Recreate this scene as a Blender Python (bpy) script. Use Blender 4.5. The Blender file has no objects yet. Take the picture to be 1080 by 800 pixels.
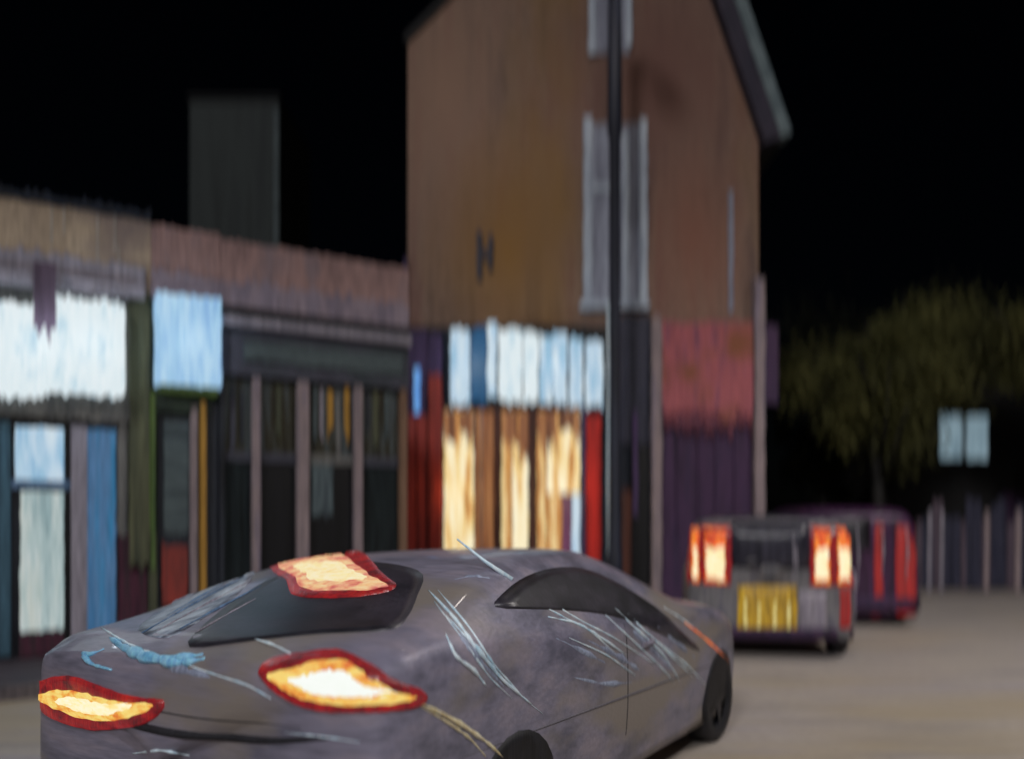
import bpy, bmesh, math, random
from mathutils import Vector, Matrix, noise
from mathutils.bvhtree import BVHTree

S = bpy.context.scene
COL = S.collection
random.seed(7)
R = math.radians

# ------------------------------------------------------------------ camera
EYE, F, HZ = 1.62, 900.0, 545.0
cd = bpy.data.cameras.new('camera'); cam = bpy.data.objects.new('camera', cd); COL.objects.link(cam)
cam.location = (0, 0, EYE); cam.rotation_euler = (R(90), 0, 0)
cd.sensor_width = 36; cd.lens = 36*F/1080; cd.shift_y = (HZ-400)/1080
cd.clip_start = 0.05; cd.clip_end = 600
cd.dof.use_dof = True; cd.dof.focus_distance = 4.1; cd.dof.aperture_fstop = 0.27; cd.dof.aperture_ratio = 2.7
S.camera = cam
# ------------------------------------------------------------------ world, moon and exposure
w = bpy.data.worlds.new('World'); S.world = w; w.use_nodes = True
nt = w.node_tree; bg = nt.nodes['Background']
sky = nt.nodes.new('ShaderNodeTexSky'); sky.sky_type = 'NISHITA'; sky.sun_disc = False
sky.sun_elevation = R(32); sky.sun_rotation = R(160)
tint = nt.nodes.new('ShaderNodeMixRGB'); tint.blend_type = 'MULTIPLY'; tint.inputs[0].default_value = 1
tint.inputs[2].default_value = (.8, .85, 1, 1)
nt.links.new(sky.outputs[0], tint.inputs[1]); nt.links.new(tint.outputs[0], bg.inputs[0])
bg.inputs[1].default_value = 0.0002
sd = bpy.data.lights.new('moon', 'SUN'); sun = bpy.data.objects.new('moon', sd); COL.objects.link(sun)
sd.energy = 1.05; sd.angle = R(9); sd.color = (1, .97, .97)
sun.rotation_euler = (R(58), 0, R(-20))
S.view_settings.view_transform = 'Standard'; S.view_settings.look = 'None'
S.view_settings.exposure = 0.0; S.view_settings.gamma = 1
S.cycles.use_denoising = True
S.cycles.max_bounces = 6
S.cycles.sample_clamp_direct = 6; S.cycles.sample_clamp_indirect = 3

# ------------------------------------------------------------------ materials
def lin(c):
    return tuple(((v/255)/12.92 if v/255 <= .04045 else ((v/255+.055)/1.055)**2.4) for v in c)+(1,)
def streak(name, cols, scale=(6, 6, .5), rough=.75, bump=.25, metal=0, coat=0, fine=(60, 60, 3), pos=(.36, .64), emit=0, spec=.4, detail=5, grain=.7):
    """paint laid in strokes: noise stretched along one axis, with a matching fine relief"""
    m = bpy.data.materials.new(name); m.use_nodes = True
    n = m.node_tree.nodes; l = m.node_tree.links; b = n['Principled BSDF']
    tc = n.new('ShaderNodeTexCoord')
    mp = n.new('ShaderNodeMapping'); mp.inputs['Scale'].default_value = scale
    nz = n.new('ShaderNodeTexNoise'); nz.inputs['Scale'].default_value = 1; nz.inputs['Detail'].default_value = detail
    nz.inputs['Roughness'].default_value = .62
    rp = n.new('ShaderNodeValToRGB')
    l.new(tc.outputs['Object'], mp.inputs[0]); l.new(mp.outputs[0], nz.inputs[0]); l.new(nz.outputs[0], rp.inputs[0])
    e = rp.color_ramp.elements
    while len(e) < len(cols): e.new(.5)
    for i, c in enumerate(cols):
        e[i].position = pos[0]+(pos[1]-pos[0])*i/max(1, len(cols)-1)
        e[i].color = lin(c)
    mp2 = n.new('ShaderNodeMapping'); mp2.inputs['Scale'].default_value = fine
    n2 = n.new('ShaderNodeTexNoise'); n2.inputs['Scale'].default_value = 1; n2.inputs['Detail'].default_value = 3
    l.new(tc.outputs['Object'], mp2.inputs[0]); l.new(mp2.outputs[0], n2.inputs[0])
    mx = n.new('ShaderNodeMixRGB'); mx.blend_type = 'OVERLAY'; mx.inputs[0].default_value = grain
    l.new(rp.outputs[0], mx.inputs[1]); l.new(n2.outputs[0], mx.inputs[2])
    out = mx.outputs[0]
    if emit:
        b.inputs['Base Color'].default_value = (.02, .02, .02, 1)
        l.new(out, b.inputs['Emission Color']); b.inputs['Emission Strength'].default_value = emit
    else:
        l.new(out, b.inputs['Base Color'])
    b.inputs['Roughness'].default_value = rough; b.inputs['Metallic'].default_value = metal
    b.inputs['Coat Weight'].default_value = coat; b.inputs['Specular IOR Level'].default_value = spec
    if bump:
        bp = n.new('ShaderNodeBump'); bp.inputs['Strength'].default_value = bump; bp.inputs['Distance'].default_value = .02
        l.new(n2.outputs[0], bp.inputs['Height']); l.new(bp.outputs[0], b.inputs['Normal'])
    return m
def patched(m, cols2, scale, pos=(.5, .62)):
    """mix a second, broad blotch colour into a streak material (stains and repainted areas)"""
    n = m.node_tree.nodes; l = m.node_tree.links; b = n['Principled BSDF']
    src = b.inputs['Base Color'].links[0].from_socket
    tc = n.new('ShaderNodeTexCoord'); mp = n.new('ShaderNodeMapping'); mp.inputs['Scale'].default_value = scale
    mp.inputs['Location'].default_value = (3.1, 1.7, .4)
    nz = n.new('ShaderNodeTexNoise'); nz.inputs['Scale'].default_value = 1; nz.inputs['Detail'].default_value = 4
    rp = n.new('ShaderNodeValToRGB'); rp.color_ramp.elements[0].position = pos[0]; rp.color_ramp.elements[1].position = pos[1]
    mx = n.new('ShaderNodeMixRGB'); mx.inputs[2].default_value = lin(cols2)
    l.new(tc.outputs['Object'], mp.inputs[0]); l.new(mp.outputs[0], nz.inputs[0]); l.new(nz.outputs[0], rp.inputs[0])
    l.new(rp.outputs[0], mx.inputs[0]); l.new(src, mx.inputs[1]); l.new(mx.outputs[0], b.inputs['Base Color'])
    return m

M = {}
M['gable'] = patched(streak('brick_brown', [(100, 81, 73), (128, 104, 90), (118, 88, 78)], (3.2, 3.2, .3), fine=(40, 40, 5)), (128, 98, 58), (.5, .5, .26), (.48, .7))
M['road'] = patched(streak('road', [(138, 132, 130), (158, 149, 140), (146, 140, 144)], (.5, 2.4, 1), rough=.6, fine=(10, 40, 10), spec=.4, grain=.35), (152, 138, 112), (.18, .5, 1), (.5, .68))
M['pavement'] = streak('pavement', [(86, 80, 80), (112, 104, 98)], (1, 3, 1), rough=.7)
M['darkpave'] = streak('dark_paving', [(44, 36, 44), (66, 56, 62), (48, 46, 56)], (1, 3, 1), rough=.7)
M['kerb'] = streak('kerb', [(70, 64, 68), (96, 88, 88)], (4, 4, 2))
M['line'] = streak('line_paint', [(150, 140, 134), (178, 168, 158)], (3, 20, 3))
M['tan'] = patched(streak('tan_render', [(156, 138, 120), (178, 158, 134)], (3, 3, .8), fine=(50, 50, 4)), (122, 108, 106), (.5, .5, 1.3))
M['pink'] = streak('pink_render', [(132, 106, 104), (152, 122, 118), (130, 112, 116)], (3, 3, .9), fine=(60, 60, 3))
M['slate'] = streak('slate_paint', [(50, 50, 60), (70, 70, 82), (52, 58, 64)], (1.2, 3, 5), fine=(8, 30, 50))
M['tealboard'] = streak('teal_board', [(56, 66, 70), (84, 96, 98)], (1, 3, 8), fine=(8, 30, 50))
M['grey'] = streak('grey_post', [(92, 92, 92), (120, 118, 114)], (12, 12, .8))
M['dark'] = streak('dark_paint', [(16, 18, 24), (42, 46, 54), (26, 29, 38)], (9, 9, .5), rough=.5)
M['black'] = streak('black', [(6, 6, 8), (16, 16, 20)], (9, 9, .5), rough=.5)
M['maroon'] = streak('maroon_paint', [(44, 22, 36), (76, 34, 52), (40, 36, 40)], (9, 9, .5))
M['olive_post'] = streak('olive_post', [(60, 64, 50), (88, 90, 66)], (12, 12, .5))
M['lav'] = streak('lavender_post', [(124, 120, 132), (152, 146, 156)], (14, 14, .7))
M['mauve'] = streak('mauve_post', [(112, 102, 108), (140, 124, 124), (118, 108, 122)], (10, 10, .6))
M['brownpost'] = streak('brown_post', [(98, 74, 58), (124, 96, 76)], (12, 12, .5))
M['bluepost'] = streak('blue_post', [(70, 98, 128), (104, 132, 166)], (12, 12, .5))
M['teal'] = streak('teal_paint', [(34, 58, 72), (66, 100, 118)], (10, 10, .5))
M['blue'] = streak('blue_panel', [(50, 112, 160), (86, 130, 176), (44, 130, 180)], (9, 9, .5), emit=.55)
M['bluewhite'] = streak('lit_blue_white', [(150, 196, 226), (196, 222, 242), (224, 240, 248)], (8, 8, 1.2), emit=.82)
M['white_sign'] = streak('lit_white', [(150, 190, 212), (200, 222, 232), (224, 236, 240)], (6, 6, 2.2), emit=.95, pos=(.3, .5))
M['sky_sign'] = streak('lit_sky_blue', [(134, 182, 222), (160, 202, 236), (178, 214, 240)], (10, 10, 1.2), emit=.9)
M['pale_pane'] = streak('lit_pale_green', [(150, 176, 180), (188, 206, 206), (206, 214, 208)], (9, 9, .7), emit=.75)
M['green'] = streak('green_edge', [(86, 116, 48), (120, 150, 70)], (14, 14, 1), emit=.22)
M['darkgreen'] = streak('dark_green', [(22, 34, 28), (40, 52, 40)], (10, 10, 1))
M['ochre'] = streak('ochre_strip', [(140, 104, 40), (176, 132, 56)], (14, 14, .5))
M['red'] = streak('red_paint', [(92, 28, 26), (150, 46, 34), (128, 40, 36)], (10, 10, .4), rough=.5)
M['brightred'] = streak('bright_red_paint', [(150, 26, 22), (206, 44, 34)], (10, 10, .5), rough=.45)
M['redglow'] = streak('red_lit', [(120, 20, 18), (196, 24, 22)], (30, 30, 1), emit=.6)
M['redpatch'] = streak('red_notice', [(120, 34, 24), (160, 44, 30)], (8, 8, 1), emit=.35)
M['amber'] = streak('lit_amber', [(96, 50, 24), (160, 96, 42), (214, 150, 78), (250, 222, 160)], (9, 9, .6), emit=.85, pos=(.3, .62), fine=(70, 70, 2), detail=3)
M['amber_bright'] = streak('lit_cream', [(130, 72, 32), (206, 138, 66), (246, 214, 144), (255, 242, 204)], (7, 7, .65), emit=.95, pos=(.28, .54), fine=(70, 70, 2), detail=3)
M['amber_brown'] = streak('lit_brown', [(104, 60, 38), (156, 98, 62), (196, 136, 84)], (12, 12, .4), emit=.65, fine=(70, 70, 2), detail=3)
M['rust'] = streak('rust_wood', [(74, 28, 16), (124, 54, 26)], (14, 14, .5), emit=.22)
M['purple_cloth'] = streak('purple_cloth', [(96, 40, 84), (150, 84, 120)], (20, 20, .6), emit=.55)
M['signblue'] = streak('lit_panel_blue', [(20, 84, 130), (28, 104, 156)], (14, 14, 1), emit=.6)
M['signnavy'] = streak('sign_navy', [(14, 18, 28), (28, 38, 54)], (14, 14, 1))
M['blueslit'] = streak('lit_slit_blue', [(80, 140, 220), (120, 180, 240)], (14, 14, 1), emit=.8)
M['indigo'] = streak('indigo_paint', [(48, 36, 66), (74, 56, 92)], (12, 12, .6))
M['navy'] = streak('navy_paint', [(24, 26, 42), (50, 50, 66), (36, 38, 56)], (10, 10, .5), rough=.5)
M['polenavy'] = streak('navy_iron', [(16, 18, 28), (36, 40, 56)], (16, 16, .7), rough=.65)
M['pinksign'] = patched(streak('pink_fascia', [(136, 74, 84), (164, 88, 92), (122, 72, 94)], (8, 8, .8), emit=0), (128, 76, 52), (1.1, 1.1, 1.4), (.56, .7))
M['darkpurple'] = streak('dark_purple', [(38, 26, 46), (66, 42, 72), (46, 34, 60)], (8, 8, .5))
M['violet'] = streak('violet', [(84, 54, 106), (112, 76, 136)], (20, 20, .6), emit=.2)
M['paleblue'] = streak('pale_blue_frame', [(150, 160, 176), (184, 194, 206)], (16, 16, .8))
M['curtain'] = streak('grey_curtain', [(112, 114, 130), (140, 144, 160), (162, 168, 184)], (16, 16, .5))
M['barge'] = streak('teal_bargeboard', [(78, 92, 98), (112, 126, 130)], (4, 4, 4))
M['eavesnavy'] = streak('eaves_navy', [(40, 38, 52), (60, 54, 68)], (4, 4, 4))
M['roofdark'] = streak('roof_slate', [(8, 8, 9), (18, 18, 20)], (3, 3, 3))
M['tower'] = streak('tower_render', [(24, 31, 32), (42, 50, 50), (31, 38, 40)], (2.2, 2.2, .12), bump=.1)
M['nearblack'] = streak('dark_brick', [(7, 7, 8), (14, 13, 13)], (2, 2, .5))
M['drip'] = streak('white_drip', [(160, 156, 150), (190, 186, 180)], (20, 20, 2))
M['litpane'] = streak('lit_steel_blue', [(120, 146, 160), (146, 172, 184), (160, 184, 196)], (14, 14, 1), emit=.65)
M['leaf'] = streak('olive_leaves', [(48, 48, 32), (78, 78, 46), (96, 94, 56)], (.8, .8, .5), bump=0, spec=.1)
M['leafdark'] = streak('dark_leaves', [(16, 17, 12), (30, 31, 20)], (.8, .8, .5), bump=0, spec=.1)
M['bark'] = streak('bark', [(12, 11, 10), (24, 21, 18)], (8, 8, 1))
# cars
M['paint'] = patched(streak('grey_mauve_paint', [(92, 91, 106), (120, 117, 134), (138, 130, 142)], (1.2, 2.6, 6), rough=.45, bump=.12, metal=.1, coat=.25, fine=(9, 30, 60), grain=.3, detail=3), (128, 120, 114), (.9, .9, 2.2), (.5, .62))
M['glass'] = streak('dark_glass', [(14, 13, 19), (34, 32, 40), (52, 48, 57)], (2, 3, 5), rough=.4, bump=.04, spec=.6)
M['hazeglass'] = streak('smeared_glass', [(60, 64, 76), (130, 140, 156), (176, 186, 196)], (10, 3, 4), rough=.35, bump=.15, fine=(60, 14, 30))  # pale streaks in the colour imitate reflections on the glass
M['seam'] = streak('shut_line', [(22, 22, 28), (34, 34, 40)], (4, 4, 4))
M['mouldinggrey'] = streak('moulding_grey', [(78, 76, 84), (96, 92, 98)], (4, 4, 4))
M['sheen'] = streak('pale_scuff', [(116, 122, 142), (146, 156, 176)], (9, 9, 9), rough=.5)  # lighter tone imitating sheen on the bodywork
M['trim'] = streak('pale_blue_trim', [(186, 214, 230), (226, 240, 246)], (14, 14, 14), rough=.3, metal=.0, spec=.8, emit=0)  # pale colour for highlights built as strips
M['skytrim'] = streak('sky_blue_trim', [(110, 176, 214), (150, 204, 232)], (14, 14, 14), rough=.35, spec=.7)  # reflected shop blue put into the strip colour
M['creamtrim'] = streak('cream_trim', [(206, 190, 140), (230, 220, 186)], (14, 14, 14), rough=.35, spec=.7)  # cream highlight colour for raised strips
M['orangelamp'] = streak('orange_repeater', [(206, 84, 40), (240, 130, 70)], (14, 14, 14), emit=.8)  # glowing colour imitating a reflection, no lamp of the car
M['rubber'] = streak('rubber', [(12, 12, 15), (26, 26, 32)], (12, 12, 12), rough=.6)
M['rim'] = streak('wheel_rim', [(22, 23, 28), (36, 37, 44)], (12, 12, 12), rough=.35, metal=.6)
M['lens'] = streak('red_lens', [(92, 4, 18), (150, 8, 22), (178, 26, 18)], (9, 9, 14), rough=.25, emit=.7, pos=(.34, .68))
M['core'] = streak('lit_lamp_core', [(250, 170, 70), (255, 226, 140), (255, 244, 200)], (7, 7, 16), emit=1.0, pos=(.26, .5), fine=(20, 20, 90))
M['coreedge'] = streak('amber_lamp_edge', [(226, 96, 40), (248, 176, 72), (255, 220, 120)], (9, 9, 22), emit=.9, pos=(.3, .56), fine=(20, 20, 90))
M['corepinkedge'] = streak('pink_lamp_edge', [(200, 70, 90), (236, 150, 120), (250, 206, 150)], (9, 9, 22), emit=.85, pos=(.3, .6), fine=(20, 20, 90))
M['corehot'] = streak('hot_lamp_core', [(255, 226, 130), (240, 248, 236), (246, 250, 244)], (5, 5, 12), emit=1.0, pos=(.3, .45), fine=(20, 20, 90))
M['corepink'] = streak('pink_lamp_core', [(228, 150, 140), (250, 222, 160), (252, 236, 186)], (6, 6, 12), emit=.92, pos=(.3, .5), fine=(20, 20, 90))
M['lens_orange'] = streak('orange_lens', [(190, 30, 14), (244, 96, 22), (250, 150, 50)], (22, 22, 4), emit=.95)
M['silver'] = streak('silver_paint', [(92, 92, 98), (118, 116, 118), (98, 96, 106)], (5, 5, 1.5), rough=.4, metal=.2, coat=.2)
M['silverdark'] = streak('smoked_glass', [(26, 26, 36), (52, 50, 62)], (22, 22, .8), rough=.3)
M['plate'] = streak('yellow_plate', [(120, 90, 12), (176, 136, 22), (200, 160, 40)], (24, 24, 2), rough=.5, emit=.75)
M['platestroke'] = streak('plate_stroke', [(214, 190, 90), (236, 224, 160)], (24, 24, 2), rough=.4, emit=.8)
M['plum'] = streak('plum_paint', [(36, 22, 42), (66, 36, 68), (46, 28, 50)], (10, 10, .6), rough=.4, coat=.2)
M['lampglass'] = streak('lantern_glass', [(255, 210, 150), (255, 226, 180)], (4, 4, 4), emit=6)

def blot(m, colour, centre, radii, amount=.9):
    """a repainted or weathered area with a ragged outline of its own"""
    n = m.node_tree.nodes; l = m.node_tree.links; b = n['Principled BSDF']; src = b.inputs['Base Color'].links[0].from_socket
    tc = n.new('ShaderNodeTexCoord'); ad = n.new('ShaderNodeMixRGB'); ad.blend_type = 'ADD'; ad.inputs[0].default_value = 1
    m2 = n.new('ShaderNodeMapping'); m2.inputs['Scale'].default_value = (2.2, 2.2, .4); nz = n.new('ShaderNodeTexNoise'); nz.inputs['Detail'].default_value = 4; nz.inputs['Scale'].default_value = 1
    mp = n.new('ShaderNodeMapping'); mp.vector_type = 'TEXTURE'; mp.inputs['Location'].default_value = [c+.5 for c in centre]; mp.inputs['Scale'].default_value = radii
    gr = n.new('ShaderNodeTexGradient'); gr.gradient_type = 'SPHERICAL'
    mu = n.new('ShaderNodeMath'); mu.operation = 'MULTIPLY'; mu.inputs[1].default_value = amount*1.6; mu.use_clamp = True
    mx = n.new('ShaderNodeMixRGB'); mx.inputs[2].default_value = lin(colour)
    l.new(tc.outputs['Object'], m2.inputs[0]); l.new(m2.outputs[0], nz.inputs[0])
    l.new(tc.outputs['Object'], ad.inputs[1]); l.new(nz.outputs[1], ad.inputs[2]); l.new(ad.outputs[0], mp.inputs[0]); l.new(mp.outputs[0], gr.inputs[0])
    l.new(gr.outputs[1], mu.inputs[0]); l.new(mu.outputs[0], mx.inputs[0]); l.new(src, mx.inputs[1]); l.new(mx.outputs[0], b.inputs['Base Color'])
blot(M['gable'], (146, 116, 98), (-1.2, 0, 9), (1.3, 3, 3.4), .6)
blot(M['gable'], (140, 102, 52), (-.1, 0, 6.3), (1.5, 3, 2.6), .65)
blot(M['gable'], (104, 72, 64), (2.6, 0, 9.3), (2.4, 3, 3.2), .65)
blot(M['gable'], (132, 86, 70), (3.2, 0, 6.4), (1.1, 3, 1.9), .5)
# ------------------------------------------------------------------ object helpers
def tagged(o, label=None, cat=None, group=None, kind=None):
    if label: o['label'] = label
    if cat: o['category'] = cat
    if group: o['group'] = group
    if kind: o['kind'] = kind
    return o
def thing(name, label, cat, loc=(0, 0, 0), rot=(0, 0, 0), group=None):
    o = bpy.data.objects.new(name, None); COL.objects.link(o); o.empty_display_size = .3
    o.location = loc; o.rotation_euler = rot
    return tagged(o, label, cat, group)
def mesh(name, verts, faces, mat, parent=None, smooth=False, bevel=0):
    me = bpy.data.meshes.new(name); me.from_pydata([tuple(v) for v in verts], [], faces)
    bm = bmesh.new(); bm.from_mesh(me)
    bmesh.ops.recalc_face_normals(bm, faces=bm.faces)
    bm.to_mesh(me); bm.free(); me.update()
    if smooth:
        for p in me.polygons: p.use_smooth = True
    if mat: me.materials.append(M[mat] if isinstance(mat, str) else mat)
    o = bpy.data.objects.new(name, me); COL.objects.link(o)
    if parent: o.parent = parent
    if bevel:
        b = o.modifiers.new('bevel', 'BEVEL'); b.width = bevel; b.segments = 2; b.limit_method = 'ANGLE'
    return o
class MB:
    def __init__(s): s.v = []; s.f = []
    def add(s, v, f):
        k = len(s.v); s.v += [tuple(a) for a in v]; s.f += [tuple(i+k for i in g) for g in f]; return s
    def box(s, x0, x1, y0, y1, z0, z1):
        x0, x1 = sorted((x0, x1)); y0, y1 = sorted((y0, y1)); z0, z1 = sorted((z0, z1))
        return s.add([(x0, y0, z0), (x1, y0, z0), (x1, y1, z0), (x0, y1, z0), (x0, y0, z1), (x1, y0, z1), (x1, y1, z1), (x0, y1, z1)],
                     [(0, 3, 2, 1), (4, 5, 6, 7), (0, 1, 5, 4), (1, 2, 6, 5), (2, 3, 7, 6), (3, 0, 4, 7)])
    def prism(s, pts, y0, y1):                       # outline in x,z ; extruded along y
        n = len(pts)
        return s.add([(p[0], y0, p[1]) for p in pts]+[(p[0], y1, p[1]) for p in pts],
                     [tuple(range(n)), tuple(range(2*n-1, n-1, -1))]+[(i, (i+1) % n, n+(i+1) % n, n+i) for i in range(n)])
    def tube(s, path, rad, n=10):
        path = [Vector(p) for p in path]; rr = rad if isinstance(rad, (list, tuple)) else [rad]*len(path)
        rings = []
        for i, p in enumerate(path):
            d = (path[min(i+1, len(path)-1)]-path[max(i-1, 0)]).normalized()
            a = d.cross(Vector((0, 0, 1)) if abs(d.z) < .9 else Vector((1, 0, 0))).normalized(); b = d.cross(a)
            rings.append([p+(a*math.cos(t)+b*math.sin(t))*rr[i] for t in [2*math.pi*k/n for k in range(n)]])
        v = [q for r in rings for q in r]; f = []
        for i in range(len(path)-1):
            for k in range(n): f.append((i*n+k, i*n+(k+1) % n, (i+1)*n+(k+1) % n, (i+1)*n+k))
        f.append(tuple(range(n-1, -1, -1))); f.append(tuple((len(path)-1)*n+k for k in range(n)))
        return s.add(v, f)
    def build(s, name, mat, parent=None, smooth=False, bevel=0): return mesh(name, s.v, s.f, mat, parent, smooth, bevel)
def ragged(x0, x1, z0, z1, top=.03, bot=.03, side=.008, step=.035, seed=0):
    """outline of a panel whose edges wander like the edge of a brush stroke"""
    rnd = random.Random(seed); pts = []; w_ = x1-x0; h = max(3, int((z1-z0)/.12))
    def cuts():
        c = [0]
        while c[-1] < 1: c.append(c[-1]+rnd.choice((.25, .35, .5, .8, 1.3))*step/w_)
        return [0]+[v for v in c[1:] if v < 1-.3*step/w_]+[1]
    bump_ = lambda f, k: (1.0*rnd.random()**2.2+.35*abs(noise.noise(Vector((f*w_*2.3+seed, k, seed*.7)))*1.6))
    pts += [(x0+w_*f, z0-bump_(f, 0)*bot) for f in cuts()]
    for i in range(1, h): pts.append((x1+rnd.uniform(-side, side), z0+(z1-z0)*i/h))
    pts += [(x1-w_*f, z1+bump_(f, 5)*top) for f in cuts()]
    for i in range(1, h): pts.append((x0+rnd.uniform(-side, side), z1-(z1-z0)*i/h))
    return pts

# ------------------------------------------------------------------ ground, road, pavement
def sheet(name, outline, z, mat, thick=0):
    m = MB(); n = len(outline)
    if thick:
        m.add([(x, y, z) for x, y in outline]+[(x, y, z-thick) for x, y in outline],
              [tuple(range(n)), tuple(range(2*n-1, n-1, -1))]+[(i, (i+1) % n, n+(i+1) % n, n+i) for i in range(n)])
    else: m.add([(x, y, z) for x, y in outline], [tuple(range(n))])
    return tagged(m.build(name, mat), kind='structure')
sheet('ground', [(-150, -60), (150, -60), (150, 320), (-150, 320)], -.012, 'pavement')
sheet('road', [(-16, -20), (16, -20), (26, 60), (5.0, 60), (5.0, 16), (-1, 13.6), (-14, 5.3)], -.004, 'road')

SC = 15/13                       # distances of the house fronts
ZG = 15.0                        # distance of the gable front
def WX(px, d): return (px-540)/F*d
def WZ(py, d): return EYE-(py-HZ)/F*d

# line of the shop row: from the point seen at px 0 to the one at px 425
A = Vector((WX(0, 9.0), 9.0)); B = Vector((WX(427, 11.41), 11.41))
DR = (B-A).normalized(); ANG = math.atan2(DR.y, DR.x)
def SU(px):                      # distance along the row seen at px, and its depth
    k = (px-540)/F
    u = (k*A.y-A.x)/(DR.x-k*DR.y)
    return u, A.y+DR.y*u
def SP(px, py):
    u, d = SU(px); return u, WZ(py, d)
nrm = Vector((DR.y, -DR.x))      # towards the street
def off(p, d): return (p.x+nrm.x*d, p.y+nrm.y*d)
Lf = A-DR*7
p1 = off(Lf, 1.6); p2 = off(B, 1.6)
sheet('pavement', [p1, p2, (p2[0]+.9, 13.25), (4.6, 13.25), (4.6, 15.2), (-2.5, 15.2), tuple(B), tuple(Lf)][::-1], .12, 'darkpave', .12)
km = MB()
def strip_between(m, a, b, w, z0, z1):
    a = Vector(a); b = Vector(b); d = (b-a).normalized(); s = Vector((d.y, -d.x))*w
    pts = [a, b, b+s, a+s]
    m.add([(p.x, p.y, z0) for p in pts]+[(p.x, p.y, z1) for p in pts],
          [(0, 1, 2, 3), (7, 6, 5, 4), (0, 1, 5, 4), (1, 2, 6, 5), (2, 3, 7, 6), (3, 0, 4, 7)])
strip_between(km, p1, p2, .14, -.01, .125); strip_between(km, p2, (p2[0]+.9, 13.25), .14, -.01, .127); strip_between(km, (p2[0]+.9, 13.25), (4.6, 13.25), .14, -.01, .125)
tagged(km.build('kerb', 'kerb'), kind='structure')
lm = MB(); lm.add([(1.75, 8.75, 0), (4.6, 8.9, 0), (4.6, 8.98, 0), (1.75, 8.83, 0)], [(0, 1, 2, 3)])
tagged(lm.build('road_marking', 'line'), kind='structure')
sheet('far_pavement', [(6.9, 17.6), (34, 17.6), (34, 24), (6.9, 24)], .1, 'pavement', .11)

# ------------------------------------------------------------------ shop row
def shop(name, label, pxa, pxb, wallmat, ztop=None):
    """pxa, pxb: where it starts and ends along the row"""
    t = thing(name, label, 'shop', (A.x, A.y, 0), (0, 0, ANG))
    return t
def part(t, name, mat, pxa, pxb, ya, yb, y0=-.05, y1=.02, rag=None, seed=1, cx=None, bevel=0, label=None):
    """panel on the row's front; heights read at the panel's own middle; y0<0 stands out to the street"""
    ua, ub = SU(pxa)[0], SU(pxb)[0]
    dm = SU(cx if cx is not None else (pxa+pxb)/2)[1]
    za, zb = WZ(yb, dm), WZ(ya, dm)
    m = MB()
    if rag: m.prism(ragged(ua, ub, za, zb, rag[0], rag[1], seed=seed), y0, y1)
    else: m.box(ua, ub, y0, y1, za, zb)
    o = m.build(name, mat, t, bevel=bevel)
    if label: o['label'] = label
    return o
s1 = shop('shop', 'tan rendered shop at the left edge with glowing white sign and lit pale door', 0, 158, 'tan')
U = lambda px: SU(px)[0]
TOPH = WZ(212, 9.0); BANDH = WZ(300, 9.19)
m = MB(); m.box(-7, U(157), .0, 5, 0, BANDH); m.build('wall', 'grey', s1)
m = MB(); m.prism(ragged(-7, U(157), BANDH, TOPH, .04, .0, seed=3, step=.05), -.12, .3); m.build('parapet', 'tan', s1)
m = MB(); m.prism(ragged(-7, U(157), TOPH+.02, TOPH+.08, .06, .0, seed=5, step=.04), -.16, .32); m.build('coping', 'signnavy', s1)
part(s1, 'sign', 'white_sign', -170, 44, 320, 412, -.32, -.01, (.07, .09), 11)
part(s1, 'sign', 'white_sign', 45, 128, 326, 414, -.32, -.01, (.08, .09), 41)
part(s1, 'sign_bracket', streak('plum_grey', [(62, 48, 62), (92, 76, 92)], (20, 20, .8)), 34, 57, 286, 342, -.36, -.325, (.02, .22), 12)
part(s1, 'lower_band', 'lav', -170, 152, 276, 296, -.14, -.121, (.08, .0), 27, cx=60)
part(s1, 'soffit', 'lav', -170, 150, 296, 308, -.22, -.01, cx=60)
part(s1, 'lintel', 'grey', -170, 150, 418, 440, -.12, -.01, (.05, .05), 13, cx=70)
d = part(s1, 'door', 'dark', 12, 76, 448, 690, -.06, -.01)
part(d, 'fanlight', 'bluewhite', 16, 70, 452, 506, -.08, -.06, (.02, .02), 14)
part(d, 'rail', 'bluepost', 10, 92, 507, 515, -.11, -.05)
part(d, 'pane', 'pale_pane', 21, 67, 519, 662, -.085, -.06, (.02, .03), 15)
part(d, 'stile', 'black', 67, 73, 450, 690, -.10, -.06)
part(d, 'kick_panel', 'maroon', 20, 67, 666, 690, -.09, -.06)
part(s1, 'door_post', 'teal', -8, 11, 445, 690, -.12, -.01)
part(s1, 'door_post', 'lav', 74, 91, 450, 690, -.13, -.01)
part(s1, 'side_panel', 'blue', 92, 121, 455, 686, -.10, -.01, (.03, .0), 16)
part(s1, 'side_panel', 'grey', 123, 133, 440, 560, -.08, -.01, (.02, .1), 17)
part(s1, 'side_panel', 'maroon', 123, 154, 560, 688, -.07, -.01)
part(s1, 'pilaster', 'olive_post', 135, 156, 310, 590, -.14, -.01, (.0, .1), 18)
for q, (a, b) in enumerate(((-160, -100), (-92, -30))):
    wn = part(s1, 'window', 'dark', a, b, 450, 650, -.07, -.01); part(wn, 'pane', 'bluewhite', a+6, b-6, 462, 640, -.09, -.07)
for q, (px, a, b) in enumerate(((53, 222, 262), (101, 232, 292), (119, 228, 268), (123, 262, 300), (66, 222, 250))):
    part(s1, 'paint_drip', 'drip', px, px+1.3, a, b, -.128, -.12, seed=20+q)

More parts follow.
